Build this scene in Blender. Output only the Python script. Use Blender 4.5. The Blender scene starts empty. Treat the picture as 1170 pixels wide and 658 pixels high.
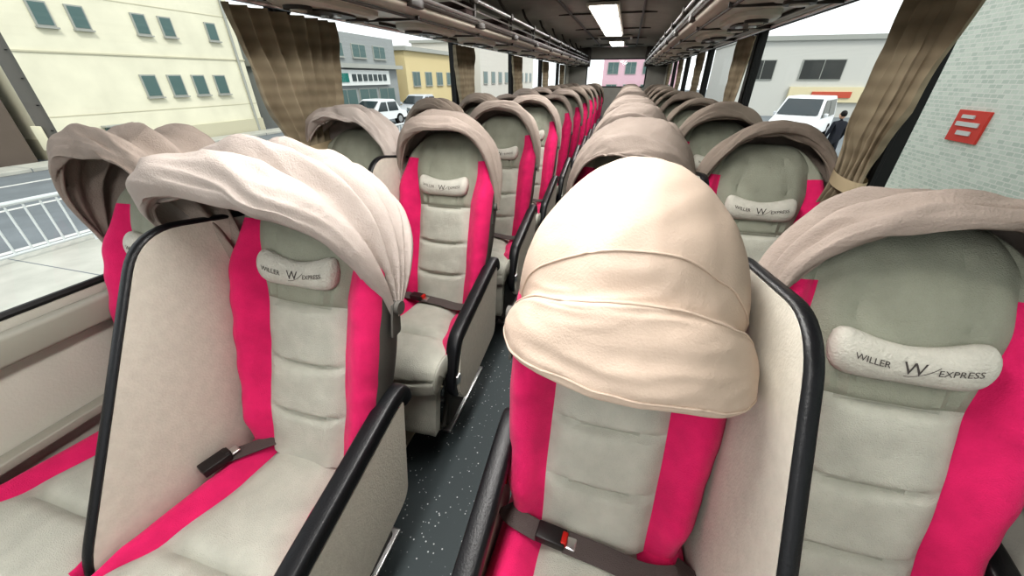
import bpy, bmesh, math, random
from math import sin, cos, pi, radians, sqrt, exp
from mathutils import Vector, Matrix, noise
random.seed(4)
scene = bpy.context.scene
COL = scene.collection

# ---------------------------------------------------------------- materials
def lin(c):
    c = c/255.0
    return c/12.92 if c <= 0.04045 else ((c+0.055)/1.055)**2.4
def rgb(r, g, b): return (lin(r), lin(g), lin(b), 1.0)

def mat(name, col, rough=0.8, metal=0.0, bump=0.0, bscale=200.0, var=0.0, vscale=8.0, emit=None, spec=0.3, sheen=0.0, bump2=0.0, bscale2=16.0):
    m = bpy.data.materials.new(name); m.use_nodes = True
    nt = m.node_tree; n = nt.nodes; l = nt.links
    b = n['Principled BSDF']
    b.inputs['Base Color'].default_value = col
    b.inputs['Roughness'].default_value = rough
    b.inputs['Metallic'].default_value = metal
    b.inputs['Specular IOR Level'].default_value = spec
    if sheen: b.inputs['Sheen Weight'].default_value = sheen
    tc = n.new('ShaderNodeTexCoord')
    if var > 0:
        nz = n.new('ShaderNodeTexNoise'); nz.inputs['Scale'].default_value = vscale
        nz.inputs['Detail'].default_value = 6
        l.new(tc.outputs['Object'], nz.inputs['Vector'])
        mp = n.new('ShaderNodeMapRange')
        mp.inputs[1].default_value = 0.3; mp.inputs[2].default_value = 0.7
        mp.inputs[3].default_value = 1-var; mp.inputs[4].default_value = 1+var
        l.new(nz.outputs['Fac'], mp.inputs[0])
        mx = n.new('ShaderNodeVectorMath'); mx.operation = 'SCALE'
        mx.inputs[0].default_value = col[:3]
        l.new(mp.outputs[0], mx.inputs['Scale'])
        l.new(mx.outputs[0], b.inputs['Base Color'])
    prev = None
    for st, sc, dist in ((bump2, bscale2, 0.02), (bump, bscale, 0.01)):
        if st <= 0: continue
        nb = n.new('ShaderNodeTexNoise'); nb.inputs['Scale'].default_value = sc
        nb.inputs['Detail'].default_value = 3
        if dist == .02: nb.inputs['Distortion'].default_value = 1.2
        l.new(tc.outputs['Object'], nb.inputs['Vector'])
        bp = n.new('ShaderNodeBump'); bp.inputs['Strength'].default_value = st
        bp.inputs['Distance'].default_value = dist
        l.new(nb.outputs['Fac'], bp.inputs['Height'])
        if prev: l.new(prev.outputs[0], bp.inputs['Normal'])
        prev = bp
    if prev: l.new(prev.outputs[0], b.inputs['Normal'])
    if emit:
        b.inputs['Emission Color'].default_value = (1, 0.98, 0.95, 1)
        b.inputs['Emission Strength'].default_value = emit
    return m

M_PINK = mat('pink_fabric', rgb(204, 42, 100), 0.95, bump=0.35, bscale=420, var=0.13, vscale=16, sheen=0.1, spec=.1, bump2=.10, bscale2=22)
M_GREY = mat('grey_fabric', rgb(178, 178, 168), 0.95, bump=0.45, bscale=420, var=0.09, vscale=16, spec=.1, bump2=.12, bscale2=22)
M_HEAD = mat('headrest_fabric', rgb(146, 148, 135), 0.95, bump=0.45, bscale=420, var=0.09, vscale=14, spec=.1, bump2=.10, bscale2=22)
M_SHELL = mat('seat_shell_plastic', rgb(88, 86, 82), 0.6, bump=0.1)
M_CREAM = mat('cream_panel', rgb(202, 198, 187), 0.6, bump=0.15, bscale=180, var=0.05, vscale=50)
M_BLACK = mat('black_rubber', rgb(20, 21, 24), 0.38, bump=0.10, bscale=220, spec=0.4)
M_PILLOW = mat('pillow_cloth', rgb(184, 182, 173), 0.95, bump=0.4, bscale=200, var=0.07, vscale=30, spec=.1, bump2=.12, bscale2=30)
M_PRINT = mat('pillow_print', rgb(74, 70, 68), 0.9)
M_CAN = mat('canopy_cloth', rgb(148, 137, 129), 0.9, bump=0.25, bscale=260, var=0.09, vscale=9, spec=.1, bump2=.28, bscale2=14)
M_CANL = mat('canopy_cloth_light', rgb(166, 157, 151), 0.9, bump=0.25, bscale=260, var=0.07, vscale=9, spec=.12, bump2=.25, bscale2=13)
M_CAND = mat('canopy_cloth_dark', rgb(126, 116, 107), 0.9, bump=0.25, bscale=260, var=0.09, vscale=9, spec=.1, bump2=.28, bscale2=14)
M_DOME = mat('canopy_cloth_sunlit', rgb(190, 172, 157), 0.65, bump=0.15, bscale=260, var=0.05, vscale=6, bump2=.16, bscale2=9)  # taupe canopy cloth with warm sunlight put into its colour
M_BELT = mat('belt_webbing', rgb(84, 76, 74), 0.6, bump=0.4, bscale=500)
M_BUCK = mat('buckle_plastic', rgb(38, 34, 34), 0.35)
M_RED = mat('red_button', rgb(180, 36, 28), 0.4)
M_CHROME = mat('chrome', rgb(225, 225, 225), 0.28, metal=1.0)
M_WALL = mat('side_wall_laminate', rgb(190, 188, 178), 0.6, bump=0.15, bscale=120, var=0.04)
M_SILL = mat('sill_plastic', rgb(150, 148, 138), 0.5)
M_DARKFR = mat('window_rubber', rgb(30, 30, 30), 0.5)
M_CEIL = mat('ceiling_fabric', rgb(158, 156, 150), 0.9, bump=0.2, bscale=150, var=0.05)
M_RACK = mat('rack_plastic', rgb(190, 184, 172), 0.35, var=0.05, vscale=4, spec=.5)
M_RACKD = mat('rack_dark_panel', rgb(58, 53, 49), 0.4)
M_LAMP = mat('lamp_diffuser', rgb(255, 252, 245), 0.5, emit=6.0)

def floor_mat():
    m = mat('speckled_vinyl_floor', rgb(58, 64, 66), 0.55)
    nt = m.node_tree; n = nt.nodes; l = nt.links; b = n['Principled BSDF']
    tc = n.new('ShaderNodeTexCoord')
    v = n.new('ShaderNodeTexVoronoi'); v.inputs['Scale'].default_value = 60
    l.new(tc.outputs['Object'], v.inputs['Vector'])
    r = n.new('ShaderNodeValToRGB')
    r.color_ramp.elements[0].position = 0.12; r.color_ramp.elements[0].color = rgb(180, 184, 182)
    r.color_ramp.elements[1].position = 0.20; r.color_ramp.elements[1].color = rgb(54, 62, 64)
    l.new(v.outputs['Distance'], r.inputs[0])
    nz = n.new('ShaderNodeTexNoise'); nz.inputs['Scale'].default_value = 30
    l.new(tc.outputs['Object'], nz.inputs['Vector'])
    r2 = n.new('ShaderNodeValToRGB')
    r2.color_ramp.elements[0].position = 0.46; r2.color_ramp.elements[0].color = (0, 0, 0, 1)
    r2.color_ramp.elements[1].position = 0.56; r2.color_ramp.elements[1].color = (1, 1, 1, 1)
    l.new(nz.outputs['Fac'], r2.inputs[0])
    mx = n.new('ShaderNodeMix'); mx.data_type = 'RGBA'
    l.new(r2.outputs[0], mx.inputs[0])
    mx.inputs[6].default_value = rgb(54, 62, 64)
    l.new(r.outputs[0], mx.inputs[7])
    l.new(mx.outputs[2], b.inputs['Base Color'])
    return m
M_FLOOR = floor_mat()

def curtain_mat():
    m = mat('curtain_brown_cloth', rgb(120, 104, 80), 0.9)
    nt = m.node_tree; n = nt.nodes; l = nt.links; b = n['Principled BSDF']
    tc = n.new('ShaderNodeTexCoord')
    nz = n.new('ShaderNodeTexNoise'); nz.inputs['Scale'].default_value = 9; nz.inputs['Detail'].default_value = 4
    l.new(tc.outputs['Object'], nz.inputs['Vector'])
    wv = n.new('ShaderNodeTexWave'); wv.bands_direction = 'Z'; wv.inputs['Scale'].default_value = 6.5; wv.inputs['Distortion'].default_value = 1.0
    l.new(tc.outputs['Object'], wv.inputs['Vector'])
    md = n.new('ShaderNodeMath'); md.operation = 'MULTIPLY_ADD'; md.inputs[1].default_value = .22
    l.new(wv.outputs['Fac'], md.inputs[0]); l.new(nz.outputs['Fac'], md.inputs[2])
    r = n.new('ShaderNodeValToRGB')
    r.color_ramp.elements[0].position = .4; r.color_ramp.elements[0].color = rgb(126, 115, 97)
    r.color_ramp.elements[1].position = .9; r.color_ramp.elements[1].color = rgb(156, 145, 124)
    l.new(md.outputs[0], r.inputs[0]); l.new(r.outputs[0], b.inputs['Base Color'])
    return m
M_CURT = curtain_mat()

def glass_mat():
    m = bpy.data.materials.new('window_glass'); m.use_nodes = True
    nt = m.node_tree; n = nt.nodes; l = nt.links; n.clear()
    o = n.new('ShaderNodeOutputMaterial'); t = n.new('ShaderNodeBsdfTransparent')
    t.inputs[0].default_value = (0.96, 0.98, 0.96, 1)
    g = n.new('ShaderNodeBsdfGlossy'); g.inputs['Roughness'].default_value = 0.02
    x = n.new('ShaderNodeMixShader'); x.inputs[0].default_value = 0.03
    l.new(t.outputs[0], x.inputs[1]); l.new(g.outputs[0], x.inputs[2]); l.new(x.outputs[0], o.inputs[0])
    return m
M_GLASS = glass_mat()

# ---------------------------------------------------------------- mesh builder
class MB:
    def __init__(s): s.v = []; s.f = []; s.m = []
    def add(s, vs, fs, mi=0):
        o = len(s.v); s.v += [tuple(p) for p in vs]
        for k, f in enumerate(fs):
            s.f.append([i+o for i in f]); s.m.append(mi[k] if isinstance(mi, list) else mi)
    def box(s, x0, x1, y0, y1, z0, z1, mi=0, bev=0.0):
        bm = bmesh.new(); bmesh.ops.create_cube(bm, size=1)
        for v in bm.verts:
            v.co = ((x0+x1)/2+v.co.x*(x1-x0), (y0+y1)/2+v.co.y*(y1-y0), (z0+z1)/2+v.co.z*(z1-z0))
        if bev: bmesh.ops.bevel(bm, geom=bm.edges[:], offset=bev, segments=3, affect='EDGES', profile=0.5)
        s.frombm(bm, mi)
    def frombm(s, bm, mi=0, mtx=None):
        bm.verts.index_update()
        if mtx: bmesh.ops.transform(bm, matrix=mtx, verts=bm.verts)
        s.add([v.co[:] for v in bm.verts], [[v.index for v in f.verts] for f in bm.faces], mi); bm.free()
    def cyl(s, p, ax, r, h, mi=0, seg=20, r2=None):
        bm = bmesh.new(); bmesh.ops.create_cone(bm, cap_ends=True, segments=seg, radius1=r, radius2=r if r2 is None else r2, depth=h)
        q = Vector((0, 0, 1)).rotation_difference(Vector(ax).normalized()).to_matrix().to_4x4()
        s.frombm(bm, mi, Matrix.Translation(p) @ q)
    def loft(s, rings, mi=0, closed=True, caps=True, colm=None):
        n = len(rings[0]); o = []
        vs = [p for r in rings for p in r]; fs = []; ms = []
        for j in range(len(rings)-1):
            for i in range(n if closed else n-1):
                k = (i+1) % n
                fs.append([j*n+i, j*n+k, (j+1)*n+k, (j+1)*n+i])
                ms.append(colm(i, j) if colm else mi)
        if caps and closed:
            fs.append(list(range(n))[::-1]); ms.append(ms[0] if colm else mi)
            fs.append([(len(rings)-1)*n+i for i in range(n)]); ms.append(ms[-1] if colm else mi)
        s.add(vs, fs, ms)
    def tube(s, pts, r, mi=0, seg=8, rx=None, closed=False):
        pts = [Vector(p) for p in pts]; rings = []
        N = len(pts)
        for i, p in enumerate(pts):
            if closed: d = pts[(i+1) % N]-pts[i-1]
            else: d = pts[min(i+1, N-1)]-pts[max(i-1, 0)]
            d.normalize()
            up = Vector((1, 0, 0)) if abs(d.x) < 0.9 else Vector((0, 0, 1))
            a = (up-d*up.dot(d)).normalized(); b = d.cross(a)
            rr = rx if rx else r
            rings.append([p+a*rr*cos(2*pi*k/seg)+b*r*sin(2*pi*k/seg) for k in range(seg)])
        if closed: rings.append(rings[0])
        s.loft(rings, mi, caps=not closed)
    def plate(s, outline, x0, x1, mi=0, bev=0.004):
        bm = bmesh.new(); vs = [bm.verts.new((x0, y, z)) for y, z in outline]
        f = bm.faces.new(vs)
        r = bmesh.ops.extrude_face_region(bm, geom=[f])
        for e in r['geom']:
            if isinstance(e, bmesh.types.BMVert): e.co.x = x1
        bmesh.ops.recalc_face_normals(bm, faces=bm.faces)
        if bev:
            ed = [e for e in bm.edges if abs(e.verts[0].co.x-e.verts[1].co.x) < 1e-6]
            bmesh.ops.bevel(bm, geom=ed, offset=bev, segments=2, affect='EDGES')
        s.frombm(bm, mi)
    def mesh(s, name, mats, smooth=True, recalc=True, ang=40):
        me = bpy.data.meshes.new(name); me.from_pydata(s.v, [], s.f)
        for m in mats: me.materials.append(m)
        me.polygons.foreach_set('material_index', s.m)
        if recalc:
            bm = bmesh.new(); bm.from_mesh(me)
            bmesh.ops.recalc_face_normals(bm, faces=bm.faces); bm.to_mesh(me); bm.free()
        if smooth:
            me.shade_smooth()
            try: me.set_sharp_from_angle(angle=radians(ang))
            except Exception: pass
        me.update(); return me

def obj(name, me, parent=None, loc=(0, 0, 0), rot=(0, 0, 0), scale=(1, 1, 1)):
    o = bpy.data.objects.new(name, me); COL.objects.link(o)
    o.location = loc; o.rotation_euler = rot; o.scale = scale
    if parent: o.parent = parent
    return o
def empty(name, loc=(0, 0, 0), rot=(0, 0, 0)):
    o = bpy.data.objects.new(name, None); COL.objects.link(o); o.location = loc; o.rotation_euler = rot
    o.empty_display_size = 0.1
    return o

def fillet(pts, rads, n=6):
    out = []; N = len(pts)
    for i, p in enumerate(pts):
        p = Vector(p); a = Vector(pts[i-1])-p; b = Vector(pts[(i+1) % N])-p
        r = min(rads[i] if isinstance(rads, list) else rads, a.length*.45, b.length*.45)
        A = p+a.normalized()*r; B = p+b.normalized()*r
        for k in range(n+1):
            t = k/n; out.append(tuple(A*(1-t)**2+p*2*t*(1-t)+B*t*t))
    return out
def crom(pts, n):
    out = []; P = [Vector(p) for p in pts]; K = len(P)-1
    for i in range(n+1):
        t = i/n*K; k = min(int(t), K-1); u = t-k
        p0, p1, p2, p3 = P[max(k-1, 0)], P[k], P[k+1], P[min(k+2, K)]
        out.append(0.5*((2*p1)+(p2-p0)*u+(2*p0-5*p1+4*p2-p3)*u*u+(3*p1-p0-3*p2+p3)*u**3))
    return out
def interp(x, tab):
    if x <= tab[0][0]: return tab[0][1]
    for (a, b), (c, d) in zip(tab, tab[1:]):
        if x <= c:
            t = (x-a)/(c-a); t = t*t*(3-2*t); return b+(d-b)*t
    return tab[-1][1]

# ---------------------------------------------------------------- seat parts (local: x lateral, -y forward)
RHO = radians(20); Y0, Z0 = 0.03, 0.45
def BP(x, s, n): return (x, Y0+s*sin(RHO)-n*cos(RHO), Z0+s*cos(RHO)+n*sin(RHO))
LB = 0.80
W_T = [(0, .195), (.12, .215), (.35, .23), (.55, .235), (.66, .21), (.8, .18)]
G_T = [(0, .12), (.2, .125), (.45, .125), (.62, .15), (.8, .165)]
SEAMS = [.14, .29, .455]
def backrest_mesh():
    mb = MB(); rings = []; J = 96; NB, NC = 8, 18
    for j in range(J+1):
        s = LB*j/J
        e = max(0, (s-.60)/.20); cap = sqrt(max(0.0, 1-e*e*0.985))
        w = interp(s, W_T)*(.30+.70*cap); g = interp(s, G_T)*(.30+.70*cap)
        xs = [(-w+(w-g)*k/NB) for k in range(NB)]+[-g+2*g*k/NC for k in range(NC)]+[g+(w-g)*k/NB for k in range(NB+1)]
        ring = []
        hb = interp(s, [(0, .02), (.1, .045), (.5, .055), (.65, .025), (.8, .0)])
        thick = min(1, (1-e*e)**.5+.02) if e < 1 else .02
        for x in xs:
            if abs(x) <= g+1e-9:
                u = x/g
                sm = 1.0
                for q in SEAMS: sm -= exp(-((s-q-.014*(u*u-.5))/.008)**2)
                nv = noise.noise(Vector((x*12, s*16, 1.3)))*.005
                n = .046+.022*(1-u**6)*(.10+.90*sm)+nv
                if s > .46:
                    n -= .009*(exp(-((abs(x)-.06)/.005)**2)+exp(-((abs(x)-.085)/.005)**2))
            else:
                t = (abs(x)-g)/(w-g); n = .040+hb*sin(pi*min(1, t*.78))-.02*t**6+noise.noise(Vector((x*12, s*18, 4)))*.007*t
            n = -.02+(n+.02)*thick
            ring.append(BP(x, s, n))
        for fx, n in ((1.0, -.02), (.93, -.055), (.5, -.075), (0, -.08), (-.5, -.075), (-.93, -.055), (-1.0, -.02)):
            ring.append(BP(w*fx, s, -.02+(n+.02)*thick))
        rings.append(ring)
    NF = 2*NB+NC
    def cm(i, j):
        s = LB*j/J
        if i < NB or NB+NC <= i < NF: return 0 if s < .66 else 2
        if i < NF: return 1 if s < .455 else 2
        return 3
    mb.loft(rings, colm=cm)
    return mb.mesh('backrest', [M_PINK, M_GREY, M_HEAD, M_SHELL])

def cushion_mesh():
    mb = MB()
    path = crom([(.07, .455), (-.05, .452), (-.18, .46), (-.32, .475), (-.43, .485), (-.49, .472), (-.515, .43), (-.515, .385)], 60)
    rings = []; NB, NC = 8, 16; J = 60
    for j in range(J+1):
        b = j/J; p = path[j]; d = (path[min(j+1, J)]-path[max(j-1, 0)]).normalized()
        N = Vector((d.y, -d.x));
        if N.y < 0 and b < .7: N = -N
        if b >= .7 and N.x > 0: N = -N
        w = .212+.012*sin(pi*b); g = interp(b, [(0, .10), (.22, .115), (.40, .15), (.52, .205), (1, .205)])
        xs = [(-w+(w-g)*k/NB) for k in range(NB)]+[-g+2*g*k/NC for k in range(NC)]+[g+(w-g)*k/NB for k in range(NB+1)]
        ring = []
        for x in xs:
            bb = b+.05*(x/w)**2
            sm = 1-exp(-((bb-.42)/.016)**2)-exp(-((bb-.86)/.014)**2)
            if abs(x) <= g+1e-9: n = .0+.028*(1-(x/g)**4)*(.1+.9*sm)+noise.noise(Vector((x*14, b*9, 2)))*.005
            else:
                t = (abs(x)-g)/(w-g); n = .03*sin(pi*min(1, t*.8))*min(1, (w-g)/.05)-.028*t**5
            ring.append((x, p.x+N.x*n, p.y+N.y*n))
        for fx, n in ((1.0, -.06), (.95, -.09), (0, -.09), (-.95, -.09), (-1.0, -.06)):
            ring.append((w*fx, p.x+N.x*n, p.y+N.y*n))
        rings.append(ring)
    NF = 2*NB+NC
    def cm(i, j):
        b = j/J
        if (i < NB or NB+NC <= i < NF): return 0 if b < .52 else 1
        if i < NF: return 1
        return 0 if b < .52 else 1
    mb.loft(rings, colm=cm)
    return mb.mesh('seat_cushion', [M_PINK, M_GREY, M_SHELL])

def legrest_mesh():
    mb = MB(); rings = []
    for j in range(17):
        b = j/16; y = -.47-.05*b; z = .37-.19*b
        e = abs(2*b-1); h = (1-e**6)
        ring = []
        for k in range(15):
            u = -1+2*k/14; ring.append((.2*u, y-.02-.03*h*(1-u**6), z))
        ring += [(.2, y+.02, z), (-.2, y+.02, z)]
        rings.append(ring)
    mb.loft(rings, 0)
    return mb.mesh('legrest', [M_GREY])

def base_mesh():
    mb = MB()
    mb.box(-.2, .2, -.40, .06, .31, .385, 0, .012)
    for sx in (-1, 1):
        mb.plate(fillet([(-.30, .32), (-.36, .02), (-.33, .0), (.02, .0), (.05, .02), (-.02, .32)], .02), sx*.15-.012, sx*.15+.012, 0)
        mb.box(sx*.15-.03, sx*.15+.03, -.38, .07, 0, .018, 1, .005)
    mb.tube([(-.15, -.3, .12), (.15, -.3, .12)], .012, 1)
    mb.tube([(-.17, -.42, .09), (.17, -.42, .09)], .014, 0)
    for sx in (-1, 1): mb.tube([(sx*.17, -.42, .09), (sx*.15, -.3, .2)], .01, 0)
    return mb.mesh('seat_base', [M_SHELL, M_CHROME])

PIL_S = .538
PW = .120
def pil(x):
    u = x/PW
    sc = PIL_S+.020*u*u
    h = (.034+.015*abs(u)**1.6)*sqrt(max(0.0, 1-abs(u)**9)+1e-5)
    th = .028*(1-.35*(1-u*u))*sqrt(max(0.0, 1-abs(u)**7)+1e-5)+.004
    return sc, h, th
PN = .072
def pillow_mesh():
    mb = MB(); rings = []
    for j in range(41):
        x = -PW+2*PW*j/40; sc, h, th = pil(x)
        rings.append([BP(x, sc+h*cos(2*pi*k/20), PN+th*sin(2*pi*k/20)) for k in range(20)])
    mb.loft(rings, 0)
    return mb.mesh('neck_pillow', [M_PILLOW])
def text_mesh():
    verts = []; faces = []
    for body, size, cx, ds in (('WILLER', .0165, -.063, -.002), ('W', .032, 0.0, -.002), ('EXPRESS', .0155, .061, -.004)):
        c = bpy.data.curves.new('t', 'FONT'); c.body = body; c.size = size; c.align_x = 'CENTER'; c.align_y = 'CENTER'
        c.resolution_u = 3
        o = bpy.data.objects.new('t', c); COL.objects.link(o)
        dg = bpy.context.evaluated_depsgraph_get()
        me = bpy.data.meshes.new_from_object(o.evaluated_get(dg))
        off = len(verts)
        for v in me.vertices:
            x = v.co.x+cx; sc, h, th = pil(x)
            q = max(-.95, min(.95, (v.co.y+ds)/h))
            verts.append(BP(x, sc+h*q, PN+th*sqrt(1-q*q)+.0012))
        for p in me.polygons: faces.append([i+off for i in p.vertices])
        bpy.data.objects.remove(o); bpy.data.meshes.remove(me)
    mb = MB(); mb.add(verts, faces)
    pts = []
    for k in range(17):
        t = k/16; x = -.012+.046*t; sc, h, th = pil(x); ds = -.016+.022*t*t; q = ds/h
        pts.append(BP(x, sc+ds, PN+th*sqrt(max(.05, 1-q*q))+.0012))
    mb.tube(pts, .0005, 0, 5)
    return mb.mesh('pillow_print', [M_PRINT], smooth=False, recalc=False)

HING = BP(0, .49, .02)
def canopy_mesh(name, sec, material, a=.238, tilt=0.0, seed=0, wr=.007, ex=.82, ripple=.008, piping=(), NQ=120, NA=64, dr=0.012, ridge=.006, hz=0.0, twist=.10, flare=0.0, fine=.8, dx=0.0, droop=(0, 0), ex2=None, band=None):
    mb = MB(); cr = crom([(radians(p), r+dr) for p, r in sec], NQ); rings = []
    HY, HZ = HING[1], HING[2]+hz
    for j, c in enumerate(cr):
        ph, r = c.x, c.y; q = j/NQ; row = []
        aa = a+(r-.34)*.45+flare*(q*q*(3-2*q)-.9)
        exx = ex if ex2 is None else ex+(ex2-ex)*max(0, min(1, (q-.45)/.35))
        for i in range(NA+1):
            al = pi*i/NA
            cx = -cos(al); cx = math.copysign(abs(cx)**exx, cx); sx = abs(sin(al))**exx
            rr = r+ripple*sin(3.1*al+seed+7*q)*sx
            rd = noise.noise(Vector((al*1.7+seed, q*17+.9*sin(al*2+seed), seed*2)))
            rr += ridge*(.5-abs(rd)*2.6)*sx
            ph2 = ph+twist*sin(2*al+seed*1.7)*sx*(.3+q*.7)
            x = aa*cx; y = HY+rr*sx*sin(ph2); z = HZ+rr*sx*cos(ph2)
            nv = noise.noise_vector(Vector((x*7+seed*3, q*6, al*2)))
            n2 = noise.noise_vector(Vector((x*22+seed*5, q*14, al*5)))*fine
            k = .35+.65*sx
            x += (nv.x*wr*.6+n2.x*wr*.3)*k; y += (nv.y*wr+n2.y*wr*.4)*k; z += (nv.z*wr+n2.z*wr*.4)*k
            z += -tilt*x*(.3+.7*q)
            e = (1-sx)**2; z -= .03*e*(.4+.6*sin(q*9+seed))
            ls = max(0.0, cos(al))**1.0*q*sx
            x -= droop[0]*ls; y -= droop[1]*ls
            if band:   # stiff vertical front rim hanging all round, incl. at the sides
                t = max(0.0, min(1.0, (q-band[0])/(1-band[0])))
                z -= band[1]*t*(1-sx)**.8; x += math.copysign(.010*sin(pi*min(1, t*1.2)), cx)*(1-sx)
            row.append((x+dx*q, y, z))
        rings.append(row)
    mb.loft(rings, 0, closed=False)
    mb.tube(rings[-1], .005, 0, 6); mb.tube(rings[0], .004, 0, 6)
    for q in piping: mb.tube([Vector(p)+Vector((0, -.001, .001)) for p in rings[int(q*NQ)]], .0022, 0, 6)
    for sx in (-1, 1):
        mb.cyl((sx*(a+.002), HY, HZ-.015), (1, 0, 0), .018, .012, 1)
        mb.plate(fillet([(HY-.015, HZ), (HY+.02, HZ+.01), (HY+.0, HING[2]-.09), (HY-.04, HING[2]-.09)], .008), sx*(a-.008)-.003, sx*(a-.008)+.003, 1, 0)
    return mb.mesh(name, [material, M_SHELL], recalc=False, ang=80)

SEC_RAISED = [(80, .27), (62, .32), (50, .355), (42, .332), (35, .367), (28, .334), (21, .372), (14, .334), (8, .372), (2, .338), (-4, .368), (-8, .35), (-10, .332), (-9, .316), (-5, .310)]
SEC_RAISED2 = [(80, .27), (58, .33), (42, .36), (32, .332), (24, .375), (15, .337), (8, .370), (1, .340), (-5, .372), (-9, .345), (-11, .322), (-7, .310)]
SEC_NARROW = [(88, .27), (72, .32), (60, .35), (50, .332), (42, .364), (33, .334), (26, .368), (19, .334), (13, .367), (8, .340), (4, .357), (1, .338), (1, .322), (5, .312)]
SEC_FOLD = [(84, .27), (66, .33), (52, .365), (44, .335), (36, .385), (28, .340), (20, .395), (12, .345), (5, .400), (-2, .35), (-9, .398), (-17, .400), (-22, .37), (-23, .335), (-18, .318)]
SEC_DOME = [(80, .25), (58, .30), (34, .33), (12, .342), (-8, .337), (-26, .318), (-42, .298), (-49, .290), (-51, .306), (-55, .309), (-63, .312), (-71, .312), (-77, .308), (-78, .292), (-72, .280)]

def partition_mesh():
    mb = MB()
    ol = fillet([(-.01, 1.13), (-.41, .46), (-.36, .26), (.06, .26), (.36, 1.07)], [.09, .1, .06, .05, .06], 8)
    mb.plate(ol, -.012, .012, 0, .004)
    pts = [(0, *p) for p in ol]
    mb.tube(pts[-7:]+pts[0:27], .007, 1, 10, rx=.013)
    return mb.mesh('partition_panel', [M_CREAM, M_BLACK])
def armrest_mesh():
    mb = MB()
    ol = fillet([(.13, .635), (-.35, .525), (-.42, .33), (-.36, .22), (.06, .28)], [.03, .05, .08, .04, .05], 7)
    mb.plate(ol, -.012, .020, 0, .005)
    path = crom([(.145, .60), (.14, .63), (.10, .645), (-.1, .60), (-.30, .553), (-.355, .53), (-.385, .48), (-.415, .40), (-.425, .34), (-.40, .29)], 40)
    rings = []
    for i, p in enumerate(path):
        d = (path[min(i+1, 40)]-path[max(i-1, 0)]).normalized(); N = Vector((-d.y, d.x))
        t = i/40; wd = .026 if t < .62 else .026-(t-.62)/.38*.012; hh = .024 if t < .62 else .024-(t-.62)/.38*.010
        rings.append([(wd*math.copysign(abs(cos(q))**.45, cos(q))-.004, p.x+N.x*hh*math.copysign(abs(sin(q))**.5, sin(q)), p.y+N.y*hh*math.copysign(abs(sin(q))**.5, sin(q))) for q in [2*pi*k/20 for k in range(20)]])
    mb.loft(rings, 1)
    mb.box(-.016, .024, -.42, -.39, .36, .40, 2, .003)
    mb.cyl((-.012, .03, .535), (1, 0, 0), .012, .014, 3)
    return mb.mesh('armrest', [M_CREAM, M_BLACK, M_CHROME, M_RED])
def strip(mb, pts, wid, mi, nrm=(0, 0, 1), th=.0015):
    rings = []
    pts = [Vector(p) for p in crom(pts, 24)]
    for i, p in enumerate(pts):
        d = (pts[min(i+1, 24)]-pts[max(i-1, 0)]).normalized(); up = Vector(nrm); s = d.cross(up).normalized(); u = s.cross(d)
        rings.append([p+s*wid/2+u*th, p-s*wid/2+u*th, p-s*wid/2-u*th, p+s*wid/2-u*th])
    mb.loft(rings, mi)
def buckle(mb, p, ang, red=True):
    T = Matrix.Translation(p) @ Matrix.Rotation(ang, 4, 'Z')
    for (a, b, c, d, e, f, m) in ((-.034, .034, -.020, .020, 0, .024, 1), (.024, .037, -.014, .014, .004, .0265, 2 if red else 1), (.034, .058, -.014, .014, .007, .013, 3)):
        t = MB(); t.box(a, b, c, d, e, f, 0, .003)
        mb.add([T @ Vector(v) for v in t.v], t.f, m)
def belt_mesh(kind):
    mb = MB(); nr = (0, -.15, 1)
    if kind == 0:
        strip(mb, [(-.215, .0, .47), (-.19, -.03, .492), (-.12, -.05, .494)], .045, 0, nr)
        buckle(mb, (-.09, -.055, .490), -.1)
        strip(mb, [(-.06, -.058, .500), (.03, -.065, .496), (.12, -.075, .492), (.19, -.06, .493), (.215, -.02, .47)], .047, 0, nr)
    else:
        strip(mb, [(-.10, .01, .49), (-.15, -.04, .490), (-.185, -.09, .498)], .04, 0, nr)
        buckle(mb, (-.195, -.12, .496), 1.3, False)
        strip(mb, [(.20, .0, .47), (.19, -.03, .492), (.17, -.05, .490)], .045, 0, nr)
    return mb.mesh('seat_belt', [M_BELT, M_BUCK, M_RED, M_CHROME])

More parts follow.
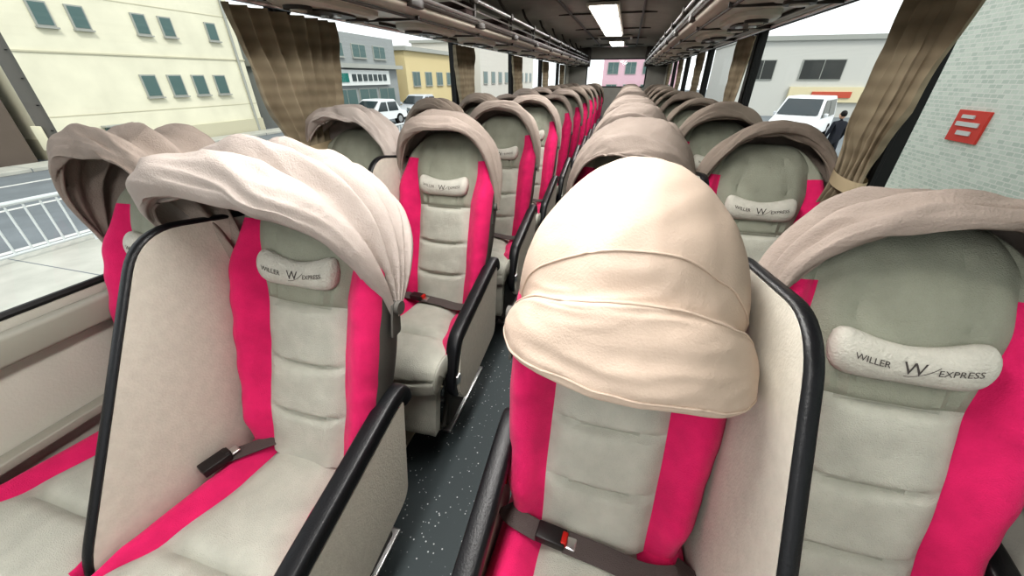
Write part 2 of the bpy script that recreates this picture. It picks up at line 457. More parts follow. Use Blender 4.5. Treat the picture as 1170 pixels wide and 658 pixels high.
ME = dict(back=backrest_mesh(), cush=cushion_mesh(), leg=legrest_mesh(), base=base_mesh(), pil=pillow_mesh(), txt=text_mesh(),
          part=partition_mesh(), arm=armrest_mesh(), belt0=belt_mesh(0), belt1=belt_mesh(1))
CAN = {
 'r0': canopy_mesh('canopy_raised_a', SEC_RAISED, M_CAN, seed=1),
 'r1': canopy_mesh('canopy_raised_b', SEC_RAISED2, M_CAN, seed=2.3, tilt=.08),
 'r1h': canopy_mesh('canopy_raised_e', SEC_RAISED2, M_CAN, seed=7.3, tilt=.12, dr=.03, a=.25, ridge=.012, droop=(.05, .05), wr=.011),
 'r2': canopy_mesh('canopy_raised_c', SEC_RAISED, M_CAND, seed=3.9, tilt=-.1),
 'r3': canopy_mesh('canopy_raised_d', SEC_RAISED2, M_CAND, seed=5.1),
 'n0': canopy_mesh('canopy_raised_f', SEC_NARROW, M_CAN, seed=8.2, tilt=-.04, dr=-.008, ridge=.010, wr=.010),
 'n1': canopy_mesh('canopy_raised_g', SEC_NARROW, M_CAND, seed=9.7, tilt=-.08, dr=.008),
 'rl': canopy_mesh('canopy_raised_light', SEC_RAISED2, M_CANL, seed=6.4, tilt=.1, wr=.018, dr=.025),
 'half': canopy_mesh('canopy_folded', SEC_FOLD, M_CANL, seed=.6, tilt=.12, wr=.012, a=.256, ripple=.006, ridge=.012, twist=.10, dr=-.018, fine=.8, dx=-.035, droop=(.11, .11)),
 'dome': canopy_mesh('canopy_dome', SEC_DOME, M_DOME, seed=2.0, wr=.008, ripple=.003, a=.252, ex=.98, ex2=.84, piping=(.40, .57, .84), ridge=.004, tilt=.10, hz=.035, dr=0, twist=.03, flare=.03, fine=.8, band=(.52, .045)),
 'dome2': canopy_mesh('canopy_dome2', SEC_RAISED2[:-3]+[(-18, .340), (-27, .37), (-33, .345), (-35, .33)], M_CAN, seed=4.0, wr=.008, a=.24, ex=.8, ridge=.008, dr=0),
}
def seat(x, y, side, aisle, can, belt='belt0'):
    e = empty('bus_seat', (x, y, 0))
    for nm, k in (('backrest', 'back'), ('seat_cushion', 'cush'), ('legrest', 'leg'), ('seat_base', 'base'), ('neck_pillow', 'pil')):
        obj(nm, ME[k], e)
    if y < 5: obj('pillow_print', ME['txt'], e)
    obj('canopy', CAN[can], e)
    if y < 6: obj('seat_belt', ME[belt], e)
    if aisle:
        obj('armrest', ME['arm'], e, (-side*.238, 0, 0), scale=(-side, 1, 1))
        obj('partition_panel', ME['part'], e, (side*.24, 0, 0))
    elif side > 0:
        obj('armrest', ME['arm'], e, (side*.235, 0, 0), scale=(side, 1, 1))
ROWS = 11
XA, XW = .405, .885
pool = ['r0', 'r1', 'r2', 'n0', 'n1']
for r in range(ROWS):
    y = .52+.885*r
    cl = ['half', 'r0', 'r1'][r] if r < 3 else random.choice(pool)
    clw = ['r1h', 'rl', 'r2'][r] if r < 3 else random.choice(pool)
    cr_ = ['dome', 'dome2', 'dome2'][r] if r < 3 else random.choice(['r0', 'dome2', 'r1'])
    crw = ['n0', 'n1', 'r3'][r] if r < 3 else random.choice(['r2', 'r3', 'n1'])
    seat(-XA, y, -1, True, cl, 'belt1' if r == 0 else 'belt0')
    seat(-XW, y, -1, False, clw)
    seat(XA, y, 1, True, cr_)
    seat(XW, y, 1, False, crw)

# ---------------------------------------------------------------- bus shell
YF, YB = -2.0, 10.9
WX = 1.16
def single(name, mb, mats, **k): return obj(name, mb.mesh(name, mats, **k))
mb = MB(); mb.box(-WX-.06, WX+.06, YF, YB+.06, -.06, 0, 0)
single('floor', mb, [M_FLOOR], smooth=False)
for i, s in enumerate((-1, 1)):
    mb = MB()
    for cx, hw in ((.405, .022), (.60, .014), (1.0, .014)): mb.box(s*cx-hw, s*cx+hw, YF, YB, 0, .014, 0, .004)
    single('trim_%d' % (i+1), mb, [mat('seat_rail_%d' % i, rgb(196, 188, 166), .5)])
SILL, WTOP = .86, 1.70
pill = {-1: [-1.9, -.3, 1.66, 3.6, 5.5, 7.4, 9.25], 1: [-1.9, -.45, 1.56, 3.42, 5.3, 7.2, 9.1]}
wn = 1
for s, nm in ((-1, 'left'), (1, 'right')):
    mb = MB()
    a, b = sorted((s*WX, s*(WX+.06)))
    mb.box(a, b, YF, YB, -.05, SILL, 0)
    mb.box(a, b, YF, YB, WTOP, 2.06, 0)
    for p in pill[s]: mb.box(a, b, p-.03, p+.03, SILL, WTOP, 1)
    mb.box(a, b, YB-.5, YB, SILL, WTOP, 0)
    a2, b2 = sorted((s*(WX-.045), s*WX))
    mb.box(a2, b2, YF, YB, .0, .16, 0, .01)
    mb.box(a2, b2, YF, YB, SILL-.10, SILL-.02, 2, .012)
    mb.box(a2, b2, YF, YB, .50, .53, 2, .006)
    single('wall_'+nm, mb, [M_WALL, M_DARKFR, M_SILL], ang=30)
    ps = pill[s]+[YB-.5]
    for k in range(len(ps)-1):
        mb = MB(); y0, y1 = ps[k]+.03, ps[k+1]-.03
        if k == len(ps)-2: y1 = ps[k+1]
        xm = s*(WX+.03)
        mb.add([(xm, y0, SILL), (xm, y1, SILL), (xm, y1, WTOP), (xm, y0, WTOP)], [[0, 1, 2, 3]], 0)
        loop = fillet([(y0+.01, SILL+.01), (y1-.01, SILL+.01), (y1-.01, WTOP-.01), (y0+.01, WTOP-.01)], .05)
        mb.tube([(s*(WX+.01), p[0], p[1]) for p in loop], .011, 1, 6, closed=True)
        single('window_%d' % wn, mb, [M_GLASS, M_DARKFR], recalc=False); wn += 1
mb = MB(); y0, y1 = YB, YB+.06
mb.box(-WX, WX, y0, y1, 0, 1.20, 0); mb.box(-WX, WX, y0, y1, 1.82, 2.06, 0)
mb.box(-WX, -.72, y0, y1, 1.20, 1.82, 0); mb.box(.72, WX, y0, y1, 1.20, 1.82, 0)
single('wall_back', mb, [M_CEIL], smooth=False)
mb = MB(); mb.add([(-.72, y0+.03, 1.2), (.72, y0+.03, 1.2), (.72, y0+.03, 1.82), (-.72, y0+.03, 1.82)], [[0, 1, 2, 3]], 0)
lp = fillet([(-.71, 1.21), (.71, 1.21), (.71, 1.81), (-.71, 1.81)], .06)
mb.tube([(p[0], y0-.0, p[1]) for p in lp], .014, 1, 6, closed=True)
single('window_%d' % wn, mb, [M_GLASS, M_DARKFR], recalc=False); wn += 1
mb = MB(); mb.box(-WX, WX, YF-.06, YF, 0, .75, 0); mb.box(-WX, WX, YF-.06, YF, 1.95, 2.06, 0)
mb.box(-WX, -WX+.08, YF-.06, YF, .75, 1.95, 0); mb.box(WX-.08, WX, YF-.06, YF, .75, 1.95, 0)
single('wall_front', mb, [M_WALL], smooth=False)
mb = MB(); rings = []
prof = crom([(-WX-.06, 2.0), (-.8, 2.03), (-.45, 2.06), (0, 2.07), (.45, 2.06), (.8, 2.03), (WX+.06, 2.0)], 24)
for y in (YF-.06, YB+.06): rings.append([(p.x, y, p.y) for p in prof]+[(p.x, y, p.y+.06) for p in reversed(prof)])
mb.loft(rings, 0)
for k in range(7):
    yy = .5+1.6*k; mb.box(-.55, .55, yy-.012, yy+.012, 2.045, 2.062, 1, .003)
for sx in (-1, 1): mb.box(sx*.40-.012, sx*.40+.012, -1.9, YB-.1, 2.04, 2.06, 1, .003)
single('ceiling', mb, [M_CEIL, M_RACKD])
def lamp(y0, y1, w=.13, energy=30):
    e = empty('ceiling_and_fill_lamp', (0, (y0+y1)/2, 2.045)); L = (y1-y0)/2
    mb = MB(); mb.box(-w-.03, w+.03, -L-.03, L+.03, -.012, .015, 0, .005); obj('housing', mb.mesh('lamp_housing', [M_RACK]), e)
    mb = MB(); mb.box(-w, w, -L, L, -.03, -.012, 0, .006)
    for k in range(1, 4): mb.box(-w-.01, w+.01, -L+2*L*k/4-.012, -L+2*L*k/4+.012, -.034, -.012, 1, .002)
    obj('diffuser', mb.mesh('lamp_diffuser', [M_LAMP, M_RACK]), e)
    ld = bpy.data.lights.new('lamp_light', 'AREA'); ld.shape = 'RECTANGLE'; ld.size = w*2; ld.size_y = 2*L; ld.energy = energy; ld.color = (1, .975, .94)
    lo = bpy.data.objects.new('tube_and_fill_light', ld); COL.objects.link(lo); lo.location = (0, 0, -.038); lo.parent = e
lamp(-1.5, -.3, energy=18); lamp(.2, 1.5, energy=22); lamp(2.2, 3.5, energy=22); lamp(4.6, 7.6, energy=28); lamp(9.0, 10.0, energy=10)  # only the long lamp is a known fixture; the rest are added fill light
e = empty('air_vent', (0, 0, 0)); mb = MB()
mb.box(-.30, .30, 8.0, 8.5, 2.03, 2.055, 0, .01)
for k in range(7): mb.box(-.26, .26, 8.05+.06*k, 8.075+.06*k, 2.022, 2.03, 1, .002)
obj('vent_grille', mb.mesh('vent_grille', [M_RACK, M_RACKD]), e)

for s in (-1, 1):
    e = empty('luggage_rack')
    mb = MB(); rings = []
    pf = fillet([(.66, 1.70), (.74, 1.675), (1.14, 1.69), (1.14, 1.735), (.78, 1.72), (.70, 1.75), (.665, 1.745)], [.02, .03, .01, .01, .03, .015, .01], 4)
    for y in (-1.7, YB-.35): rings.append([(s*p[0], y, p[1]) for p in pf])
    mb.loft(rings, 0)
    obj('shelf', mb.mesh('rack_shelf', [M_RACK]), e)
    mb = MB()
    mb.tube([(s*.655, -1.7, 1.725), (s*.655, YB-.35, 1.725)], .012, 0, 8)
    mb.tube([(s*.644, -1.7, 1.742), (s*.644, YB-.35, 1.742)], .009, 1, 8)
    mb.tube([(s*.72, -1.7, 1.674), (s*.72, YB-.35, 1.674)], .006, 0, 8)
    mb.tube([(s*.69, -1.7, 1.86), (s*.69, YB-.35, 1.86)], .013, 1, 10)
    mb.tube([(s*.685, -1.7, 1.80), (s*.685, YB-.35, 1.80)], .006, 1, 8)
    k = -1.6
    while k < YB-.4:
        mb.tube([(s*.69, k, 1.74), (s*.69, k, 1.86), (s*.78, k, 1.96), (s*.82, k, 2.05)], .012, 0, 6)
        mb.box(s*.69-.020, s*.69+.020, k-.035, k+.035, 1.835, 1.885, 0, .006)
        mb.box(s*.655-.016, s*.655+.016, k-.06, k+.06, 1.70, 1.745, 0, .006)
        k += .885
    mb.tube([(s*1.11, -1.7, 1.676), (s*1.11, YB-.4, 1.676)], .009, 1, 8)
    obj('rails', mb.mesh('rack_rails', [M_RACKD, M_CHROME]), e)
    mb = MB()
    for r in range(ROWS+1):
        y = .35+.885*r-.5
        ol = [( .88+.105*math.copysign(abs(cos(q))**.5, cos(q)), y+.27*math.copysign(abs(sin(q))**.6, sin(q))) for q in [2*pi*k/28 for k in range(28)]]
        rr = [[(s*(.88+(px-.88)*f), y+(py-y)*f, z) for px, py in ol] for f, z in ((1, 1.69), (.98, 1.660), (.88, 1.650))]
        mb.loft(rr, 0)
        ol2 = [( .88+.065*math.copysign(abs(cos(q))**.6, cos(q)), y+.12*math.copysign(abs(sin(q))**.6, sin(q))) for q in [2*pi*k/28 for k in range(28)]]
        mb.loft([[(s*px, py, z) for px, py in ol2] for z in (1.652, 1.642)], 1)
        for dy in (-.18, .18):
            mb.cyl((s*.88, y+dy, 1.644), (0, 0, 1), .050, .012, 1, 24); mb.cyl((s*.88, y+dy, 1.638), (0, 0, 1), .030, .01, 0, 20)
        for dx in (-.030, .030): mb.cyl((s*(.88+dx), y, 1.640), (0, 0, 1), .018, .01, 2, 16)
        mb.box(s*1.02-.006, s*1.02+.006, y-.3, y+.3, 1.672, 1.690, 1, .002)
        mb.box(min(s*.70, s*1.12), max(s*.70, s*1.12), y+.43, y+.442, 1.668, 1.69, 1, .002)
    obj('service_units', mb.mesh('rack_units', [M_RACK, M_RACKD, M_CHROME]), e)
    # folded dark blankets kept on the rack
    M_BLK = mat('blanket_dark', rgb(74, 62, 60), .95, bump=.4, bscale=60); mb = MB()
    for r in range(ROWS-1):
        y = 1.2+.885*r+random.uniform(-.12, .12); L = random.uniform(.16, .26); zt = 1.74
        for q in range(3):
            h = .04; ol = fillet([(y-L/2-.004*q, zt+q*h), (y+L/2, zt+q*h), (y+L/2+.005*q, zt+q*h+h-.004), (y-L/2, zt+q*h+h-.004)], .016, 4)
            xa, xb = sorted((s*(.745+.008*q), s*(1.05-.01*q))); mb.plate(ol, xa, xb, 0, .006)
    obj('folded_blankets', mb.mesh('folded_blankets', [M_BLK]), e)
    mb = MB(); mb.box(min(s*.64, s*1.15), max(s*.64, s*1.15), YB-.35, YB-.02, 1.64, 2.04, 0, .02)
    obj('end_cabinet', mb.mesh('end_cabinet', [M_RACKD]), e)

# ---------------------------------------------------------------- curtains
M_TIE = mat('curtain_tie', rgb(166, 152, 126), .8)
def curtain(s, yc, wt=.46, shift=0.0, seed=0, pinch=.42, np=7):
    mb = MB(); rings = []; ZT = 1.655
    for j in range(45):
        z = ZT-.78*j/44
        w = interp(ZT-z, [(0, wt), (.30, wt*(.6+.4*pinch)), (.50, wt*pinch), (.58, wt*(pinch+.03)), (.8, wt*(pinch+.35))])
        sh = interp(ZT-z, [(0, 0), (.5, shift), (.8, shift*1.8)])
        ring = []; tie = exp(-((ZT-z-.53)/.06)**2)
        for i in range(141):
            u = i/140; amp = (.021+.007*sin(seed+j*.06+u*3))*(1-.45*tie)
            ph = u*2*pi*np+seed+.9*sin(j*.07+u*7+seed)
            nn = noise.noise(Vector((u*6+seed, j*.12, s)))*.018
            ring.append((s*1.09-s*(amp*sin(ph)+abs(nn)), yc+sh+(u-.5)*w+.008*cos(ph), z))
        rings.append(ring)
    mb.loft(rings, 0, closed=False)
    zt = ZT-.53; t = []
    for k in range(33):
        q = 2*pi*k/32; t.append((s*1.085+.036*cos(q), yc+shift+(wt*pinch/2+.015)*sin(q), zt+.01*sin(q)))
    mb.loft([[(p[0], p[1], p[2]+.02) for p in t], [(p[0], p[1], p[2]-.02) for p in t]], 1, closed=False)
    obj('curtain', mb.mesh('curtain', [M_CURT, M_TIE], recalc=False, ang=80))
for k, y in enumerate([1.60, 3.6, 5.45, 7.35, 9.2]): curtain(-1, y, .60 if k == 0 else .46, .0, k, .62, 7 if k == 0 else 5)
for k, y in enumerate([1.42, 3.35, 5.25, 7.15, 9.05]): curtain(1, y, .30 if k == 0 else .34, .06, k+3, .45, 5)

# ---------------------------------------------------------------- exterior
GZ = -1.2
M_ASPH = mat('asphalt', rgb(116, 122, 126), .95, bump=.3, bscale=20, var=.10, vscale=2)
M_PAVE = mat('pavement_concrete', rgb(178, 178, 170), .9, bump=.2, bscale=10, var=.10, vscale=2.5)
M_WHITE = mat('road_paint', rgb(205, 206, 202), .8)
mb = MB(); mb.box(-80, 80, -40, 110, GZ-.1, GZ, 0); single('ground', mb, [M_ASPH], smooth=False)
for a, b, c, d, h in ((-8.9, -5.6, -30, 90, .10), (-18.65, -17.5, -30, 18.9, .12), (2.6, 4.46, -6, 12, .42)):
    mb = MB(); mb.box(a, b, c, d, GZ, GZ+h, 0, .02)
    for k in range(int((d-c)/1.5)): mb.box(a-.01, b+.01, c+1.5*k, c+1.5*k+.02, GZ, GZ+h+.001, 1)
    single('sidewalk', mb, [M_PAVE, M_ASPH], smooth=False)
mb = MB()
mb.box(-9.6, -9.45, -30, 90, GZ, GZ+.006); mb.box(-15.9, -15.75, -30, 20, GZ, GZ+.006); mb.box(-4.9, -4.75, -30, 90, GZ, GZ+.006)
for k in range(18): mb.box(-12.9, -12.75, -20+6*k, -17+6*k, GZ, GZ+.006)
for k in range(8): mb.box(-15.0, -10.2, 7.4+.9*k, 7.85+.9*k, GZ, GZ+.006)
single('road_marking', mb, [M_WHITE], smooth=False)
mb = MB(); k = -6.0
while k < 26:
    mb.tube([(-8.5, k, GZ+.1), (-8.5, k, GZ+.98)], .035, 0, 8)
    mb.tube([(-8.5, k, GZ+.95), (-8.5, k+2, GZ+.95)], .035, 0, 8); mb.tube([(-8.5, k, GZ+.22), (-8.5, k+2, GZ+.22)], .025, 0, 8)
    for q in range(1, 10): mb.tube([(-8.5, k+q*.2, GZ+.22), (-8.5, k+q*.2, GZ+.95)], .016, 0, 6)
    k += 2
single('guard_fence', mb, [mat('fence_paint', rgb(200, 205, 206), .5)])
mb = MB(); mb.cyl((-11.9, 5.75, GZ+4.5), (0, 0, 1), .14, 9, 0, 20, .10)
mb.box(-12.7, -11.1, 5.70, 5.80, 6.3, 6.42, 1, .01); mb.box(-12.05, -11.75, 5.58, 5.62, 0, .5, 2, .01)
for k in range(10): mb.tube([(-12.1, 5.75, GZ+1.6+.5*k), (-11.7, 5.75, GZ+1.6+.5*k)], .012, 1, 6)
single('utility_pole', mb, [mat('pole_concrete', rgb(96, 94, 90), .9), M_DARKFR, mat('pole_sign', rgb(210, 205, 180), .6)])

def windows_on(mb, x, y0, z0, w, h, face, mf, mg, mull=True):
    if face == 'E':
        mb.box(x, x+.07, y0-.05, y0+w+.05, z0-.05, z0+h+.05, mf, .01); mb.box(x+.03, x+.08, y0, y0+w, z0, z0+h, mg)
        if mull: mb.box(x+.05, x+.10, y0+w/2-.015, y0+w/2+.015, z0, z0+h, mf)
        mb.box(x, x+.14, y0-.08, y0+w+.08, z0-.10, z0-.05, mf)
    elif face == 'W':
        mb.box(x-.07, x, y0-.06, y0+w+.06, z0-.06, z0+h+.06, mf, .01); mb.box(x-.08, x-.03, y0, y0+w, z0, z0+h, mg)
    else:
        mb.box(y0-.06, y0+w+.06, x-.07, x, z0-.06, z0+h+.06, mf, .01); mb.box(y0, y0+w, x-.08, x-.03, z0, z0+h, mg)
        mb.box(y0+w/2-.02, y0+w/2+.02, x-.10, x-.05, z0, z0+h, mf)
M_WG = mat('building_window_glass', rgb(84, 108, 106), .3, spec=.4)
M_WF = mat('building_window_frame', rgb(160, 162, 156), .5)
FX = -18.8
mb = MB(); mb.box(FX-9, FX, 9.0, 17.7, GZ, 8.5, 0)
mb.box(FX-9.1, FX+.04, 8.97, 17.73, 2.15, 2.2, 3); mb.box(FX-9.1, FX+.15, 8.9, 17.8, 8.4, 8.7, 3)
mb.box(FX-9, FX+.06, 8.97, 17.73, GZ, GZ+.7, 3)
for k in range(4): windows_on(mb, FX, 12.6+1.05*k, .75, .50, .72, 'E', 2, 1, False)
for k in (0, 1, 3, 4, 6): windows_on(mb, FX, 10.2+1.0*k, 2.95, .42, .62, 'E', 2, 1, False)
for k in (0, 1, 3, 4, 6): windows_on(mb, FX, 10.2+1.0*k, 5.4, .42, .62, 'E', 2, 1, False)
mb.box(FX, FX+.06, 10.6, 11.6, -.6, -.25, 1); mb.box(FX, FX+.3, 10.5, 11.7, -.25, -.18, 2, .02)
for zz in (.2, 3.9, 4.9): mb.box(FX, FX+.012, 9.0, 17.7, zz, zz+.03, 3)
mb.tube([(FX+.08, 17.3, GZ), (FX+.08, 17.3, 8.4)], .06, 2, 8)
single('cream_building', mb, [mat('cream_stucco', rgb(220, 217, 196), .9, bump=.3, bscale=5, var=.08, vscale=.8), M_WG, M_WF, mat('cream_band', rgb(192, 188, 166), .9)], smooth=False)
mb = MB(); mb.box(-30, FX-.4, 1, 8.5, GZ, 6, 0)
for k in range(5):
    for q in range(2): windows_on(mb, FX-.4, 1.5+1.4*k, .4+2.4*q, .8, 1.1, 'E', 2, 1)
mb.box(-30, FX-.2, .9, 8.6, 5.9, 6.2, 2)
single('brown_building', mb, [mat('brown_render', rgb(104, 94, 86), .9, var=.1, vscale=1), M_WG, M_WF], smooth=False)
mb = MB(); mb.box(-27, -17.4, 19.2, 30, GZ, 3.9, 0); mb.box(-27, -16.9, 19, 30.2, 1.95, 2.2, 2)
for k in range(4): windows_on(mb, -17.4, 20+2.4*k, 2.6, 1.4, .7, 'E', 2, 1)
for k in range(4): windows_on(mb, -17.4, 20+2.4*k, -1.0, 2.0, 1.7, 'E', 2, 1)
mb.box(-17.35, -17.15, 21.5, 28.5, .95, 1.85, 3); mb.box(-17.16, -17.1, 22.2, 23.6, 1.15, 1.65, 4)
for k in range(7): mb.box(-17.16, -17.1, 24+.6*k, 24.4+.6*k, 1.2, 1.6, 5)
single('grey_shop_building', mb, [mat('grey_render', rgb(150, 154, 154), .9), M_WG, M_WF, mat('shop_sign_white', rgb(215, 218, 216), .5), mat('shop_sign_green', rgb(20, 110, 100), .5), mat('shop_sign_letters', rgb(60, 70, 72), .5)], smooth=False)
mb = MB(); mb.box(-27, -17.4, 31.5, 44, GZ, 3.4, 0); mb.box(-27.2, -17.1, 31.3, 44.2, 3.3, 3.6, 2)
for k in range(5): windows_on(mb, -17.4, 32.5+2.3*k, .8, 1.2, 1.0, 'E', 2, 1)
single('yellow_building', mb, [mat('yellow_stucco', rgb(208, 192, 150), .9), M_WG, M_WF], smooth=False)
mb = MB(); mb.box(-25, -16.5, 47, 75, GZ, 5, 0)
for k in range(9): windows_on(mb, -16.5, 48+3*k, .8, 1.4, 1.2, 'E', 2, 1)
mb.box(-25.2, -16.2, 46.8, 75.2, 4.9, 5.2, 2)
single('white_building', mb, [mat('white_render', rgb(205, 202, 194), .9), M_WG, M_WF], smooth=False)
def tile_mat():
    m = mat('pale_wall_tiles', rgb(200, 212, 200), .7)
    nt = m.node_tree; n = nt.nodes; l = nt.links; b = n['Principled BSDF']
    tc = n.new('ShaderNodeTexCoord')
    sx = n.new('ShaderNodeSeparateXYZ'); cx = n.new('ShaderNodeCombineXYZ')
    l.new(tc.outputs['Object'], sx.inputs[0]); l.new(sx.outputs[1], cx.inputs[0]); l.new(sx.outputs[2], cx.inputs[1])
    br = n.new('ShaderNodeTexBrick'); br.inputs['Scale'].default_value = 1.0
    br.inputs['Brick Width'].default_value = .10; br.inputs['Row Height'].default_value = .05; br.inputs['Mortar Size'].default_value = .006
    br.inputs['Color1'].default_value = rgb(214, 220, 208); br.inputs['Color2'].default_value = rgb(190, 200, 188); br.inputs['Mortar'].default_value = rgb(222, 222, 214)
    l.new(cx.outputs[0], br.inputs['Vector']); l.new(br.outputs['Color'], b.inputs['Base Color'])
    return m
mb = MB(); mb.box(4.55, 12, -6, 7.4, GZ, 6, 0); mb.box(4.47, 12.1, -6.1, 7.5, 5.8, 6.1, 2); mb.box(4.50, 12.05, -6.05, 7.45, GZ, GZ+.5, 2)
for k in range(3): windows_on(mb, 4.55, -3+2.4*k, -.2, 1.4, 1.3, 'W', 2, 1)
single('tiled_building', mb, [tile_mat(), M_WG, M_WF], smooth=False)
mb = MB(); mb.box(4.52, 4.55, 6.15, 6.65, .70, 1.06, 0, .004); mb.box(4.505, 4.522, 6.22, 6.58, .88, .93, 1); mb.box(4.505, 4.522, 6.28, 6.5, .78, .83, 1)
mb.box(4.505, 4.522, 6.34, 6.54, .97, 1.01, 1)
single('wall_sign', mb, [mat('sign_red', rgb(205, 70, 60), .5), M_WHITE], smooth=False)
mb = MB(); mb.box(8, 24, 36, 46, GZ, 3.9, 0); mb.box(7.9, 24.1, 35.8, 46, 3.7, 4.0, 2)
windows_on(mb, 36, 12.4, 1.3, 2.6, 1.2, 'S', 2, 1); windows_on(mb, 36, 9, 1.3, 1.6, 1.2, 'S', 2, 1)
mb.box(12, 17, 35.8, 36, -.2, .8, 3); mb.box(13.5, 16, 35.72, 35.8, .1, .5, 4)
single('far_building', mb, [mat('far_render', rgb(196, 196, 190), .9), mat('dark_glass', rgb(60, 62, 60), .3), M_WF, mat('sign_yellow', rgb(214, 204, 170), .6), mat('sign_letters_red', rgb(190, 90, 70), .6)], smooth=False)
mb = MB(); mb.box(-3, 6, 55, 62, GZ, 7, 0); mb.box(-3.2, 6.2, 54.8, 62, 6.8, 7.2, 2)
for k in range(4):
    for q in range(3): windows_on(mb, 55, -2.4+2.1*k, -.6+2.4*q, 1.2, 1.2, 'S', 2, 1)
single('pink_building', mb, [mat('pink_render', rgb(216, 180, 192), .9), M_WG, M_WF], smooth=False)

def vehicle(name, loc, rot, L, W, H, hood, col, van=False):
    e = empty(name, loc, (0, 0, rot)); body = mat(name+'_paint', col, .25, spec=.6); gl = mat(name+'_glass', rgb(40, 50, 54), .1, spec=.7)
    mb = MB(); h2 = H*.52
    if van: prof = [(-L/2, .35), (-L/2, h2), (-L/2+.1, H-.2), (-L/2+.35, H), (L/2-1.7, H), (L/2-.75, h2+.12), (L/2-.1, h2-.1), (L/2, .55), (L/2-.05, .3)]
    else: prof = [(-L/2, .4), (-L/2+.05, h2), (-L/2+.5, h2+.05), (-L/2+1.0, H), (L/2-2.1, H), (L/2-1.3, h2+.06), (L/2-.15, h2-.12), (L/2, .5), (L/2-.05, .28)]
    ol = fillet(prof, .12, 4); rings = []
    for x in (-W/2, -W/2+.04, W/2-.04, W/2):
        k = 1 if abs(x) < W/2-.01 else .97
        rings.append([(x*(1-.13*max(0, z-h2)/(H-h2)), y*k, .3+(z-.3)*k) for y, z in ol])
    mb.loft(rings, 0)
    for s in (-1, 1):
        def sxz(z): return s*((W/2)*(1-.13*max(0, z-h2)/(H-h2))+.012)
        yb0, yb1 = (-L/2+.35, L/2-1.15) if van else (-L/2+.85, L/2-1.6)
        m = (yb0+yb1)/2
        for a, b, c, d in ((yb0, m-.05, yb0+.1, m-.05), (m+.05, yb1, m+.05, yb1-.45)):
            z0, z1 = h2+.06, H-.14
            mb.add([(sxz(z0), a, z0), (sxz(z0), b, z0), (sxz(z1), d, z1), (sxz(z1), c, z1)], [[0, 1, 2, 3]], 1)
        for y in (-L/2+.8, L/2-.85):
            mb.cyl((s*(W/2-.08), y, .32), (1, 0, 0), .32, .2, 2, 24); mb.cyl((s*(W/2+.02), y, .32), (1, 0, 0), .19, .03, 3, 16)
        mb.box(s*W*.36-.16, s*W*.36+.16, L/2-.14, L/2+.01, .62, .76, 3, .03)
        mb.box(s*(W/2+.09)-.08, s*(W/2+.09)+.08, L/2-1.45, L/2-1.33, h2+.1, h2+.25, 0, .03)
    ya, yb_ = (L/2-.80, L/2-1.62) if van else (L/2-1.33, L/2-2.03)
    mb.add([(-W*.44, ya+.03, h2+.2), (W*.44, ya+.03, h2+.2), (W*.38, yb_+.05, H-.08), (-W*.38, yb_+.05, H-.08)], [[0, 1, 2, 3]], 1)
    mb.box(-W*.3, W*.3, L/2-.05, L/2+.02, .42, .56, 2, .02)
    obj('body', mb.mesh(name+'_body', [body, gl, mat('tyre', rgb(25, 25, 25), .8), M_CHROME], ang=30), e)
vehicle('minivan', (8.6, 22.5, GZ), radians(150), 4.6, 1.8, 1.85, 1, rgb(225, 228, 230), True)
vehicle('parked_car', (-14.6, 22.0, GZ), radians(170), 4.3, 1.7, 1.45, 1, rgb(222, 226, 228))
vehicle('parked_car', (-14.8, 28.0, GZ), radians(175), 4.2, 1.7, 1.5, 1, rgb(190, 195, 200))

def bicycle(loc, rot):
    e = empty('bicycle', loc, (0, 0, rot)); mb = MB()
    for y in (-.52, .52):
        mb.tube([(0, y+.33*cos(2*pi*k/28), .345+.325*sin(2*pi*k/28)) for k in range(28)], .018, 1, 6, closed=True)
        for k in range(8): mb.tube([(0, y, .34), (0, y+.32*cos(pi*k/4), .34+.32*sin(pi*k/4))], .003, 2, 4)
    for a, b in (((0, -.52, .34), (0, -.2, .85)), ((0, -.2, .85), (0, -.05, .3)), ((0, -.52, .34), (0, -.05, .3)), ((0, -.05, .3), (0, .38, .75)), ((0, -.2, .8), (0, .36, .82)), ((0, .52, .34), (0, .34, .95)), ((0, .34, .95), (0, .33, 1.1))):
        mb.tube([a, b], .016, 0, 8)
    mb.tube(crom([(-.28, .12, 1.1), (-.26, .3, 1.13), (-.1, .34, 1.1), (.1, .34, 1.1), (.26, .3, 1.13), (.28, .12, 1.1)], 20), .016, 1, 8)
    mb.box(-.08, .08, -.34, -.08, .86, .92, 1, .03)
    mb.box(-.16, .16, .48, .74, .75, 1.0, 1, .02)
    obj('frame', mb.mesh('bicycle', [mat('bike_paint', rgb(50, 54, 60), .3), M_BLACK, M_CHROME]), e)
for k in range(4): bicycle((3.52, 3.8+.75*k, GZ+.424), radians(75))

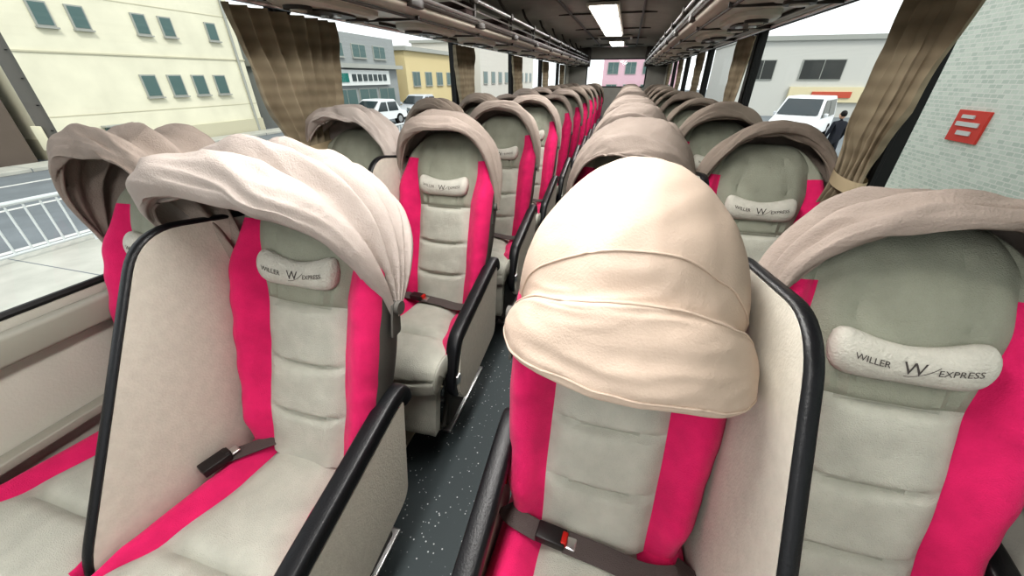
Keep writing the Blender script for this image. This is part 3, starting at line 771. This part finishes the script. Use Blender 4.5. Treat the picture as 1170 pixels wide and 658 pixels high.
def pedestrian(loc, rot):
    e = empty('pedestrian', loc, (0, 0, rot))
    V = [(0, 0, .93), (0, 0, 1.12), (0, .01, 1.33), (0, 0, 1.46), (0, -.01, 1.52), (.18, 0, 1.40), (.24, -.02, 1.14), (.23, -.12, .92), (-.18, 0, 1.40), (-.24, .03, 1.14), (-.23, -.06, .90),
         (.10, 0, .86), (.12, -.04, .48), (.12, .02, .09), (-.10, 0, .86), (-.11, .03, .48), (-.11, .10, .09), (.12, -.12, .04), (-.11, -.03, .04)]
    E = [(0, 1), (1, 2), (2, 3), (3, 4), (2, 5), (5, 6), (6, 7), (2, 8), (8, 9), (9, 10), (0, 11), (11, 12), (12, 13), (0, 14), (14, 15), (15, 16), (13, 17), (16, 18)]
    R = [.15, .14, .16, .07, .055, .075, .055, .04, .075, .055, .04, .10, .07, .05, .10, .07, .05, .04, .04]
    me = bpy.data.meshes.new('person_body'); me.from_pydata(V, E, [])
    o = obj('body', me, e); me.materials.append(mat('dark_clothes', rgb(42, 44, 52), .9))
    md = o.modifiers.new('skin', 'SKIN'); lay = me.skin_vertices[0].data if me.skin_vertices else None
    if lay is None:
        bm = bmesh.new(); bm.from_mesh(me); bm.verts.layers.skin.verify(); bm.to_mesh(me); bm.free(); lay = me.skin_vertices[0].data
    for i, r in enumerate(R): lay[i].radius = (r, r*.8); 
    lay[0].use_root = True
    o.modifiers.new('sub', 'SUBSURF').levels = 2
    mb = MB()
    bm = bmesh.new(); bmesh.ops.create_uvsphere(bm, u_segments=20, v_segments=14, radius=1); mb.frombm(bm, 0, Matrix.Translation((0, -.01, 1.62)) @ Matrix.Diagonal((.075, .092, .115, 1)))
    bm = bmesh.new(); bmesh.ops.create_uvsphere(bm, u_segments=20, v_segments=14, radius=1); mb.frombm(bm, 1, Matrix.Translation((0, .015, 1.655)) @ Matrix.Diagonal((.084, .09, .10, 1)))
    for s in (-1, 1):
        mb.cyl((s*.028, -.098, 1.63), (0, 1, 0), .009, .01, 1, 10); mb.cyl((s*.077, 0, 1.61), (1, 0, 0), .02, .012, 0, 10)
        for f in range(5):
            x = s*.23+(f-2)*.014; yy = -.12 if s > 0 else -.06; mb.tube([(x, yy, .90), (x, yy-.012, .85), (x, yy-.02, .82+.01*abs(f-2))], .008, 0, 6)
    mb.cyl((0, -.105, 1.605), (0, 1, -.4), .012, .03, 0, 8, .004); mb.box(-.02, .02, -.10, -.09, 1.565, 1.572, 2)
    obj('head_and_hands', mb.mesh('person_head', [mat('skin', rgb(214, 170, 144), .6), mat('hair', rgb(28, 24, 22), .6), M_RED]), e)
pedestrian((6.75, 14.6, GZ), radians(200))

# ---------------------------------------------------------------- light & camera
w = bpy.data.worlds.new('World'); scene.world = w; w.use_nodes = True
bg = w.node_tree.nodes['Background']; bg.inputs[0].default_value = (.94, .97, 1, 1); bg.inputs[1].default_value = 1.35
sd = bpy.data.lights.new('sun', 'SUN'); sd.energy = 1.6; sd.angle = radians(12); sd.color = (1, .95, .88)
so = bpy.data.objects.new('sun', sd); COL.objects.link(so)
so.rotation_euler = Vector((-.55, .45, -.75)).to_track_quat('-Z', 'Y').to_euler()

cam = bpy.data.cameras.new('camera'); co = bpy.data.objects.new('camera', cam); COL.objects.link(co); scene.camera = co
cam.sensor_width = 36; cam.lens = 422/1170*36; cam.clip_start = .02; cam.clip_end = 500
psi, th = radians(15.5), radians(29.7)
F = Vector((-sin(psi)*cos(th), cos(psi)*cos(th), -sin(th)))
co.location = (.35, 0, 1.42); co.rotation_euler = F.to_track_quat('-Z', 'Y').to_euler()
scene.view_settings.view_transform = 'Standard'
for lk in ('Medium High Contrast', 'Standard - Medium High Contrast'):
    try:
        scene.view_settings.look = lk; print('look', lk); break
    except Exception as ex: print('nolook', lk)
scene.view_settings.exposure = 0.1
print('OBJS', len(bpy.data.objects))
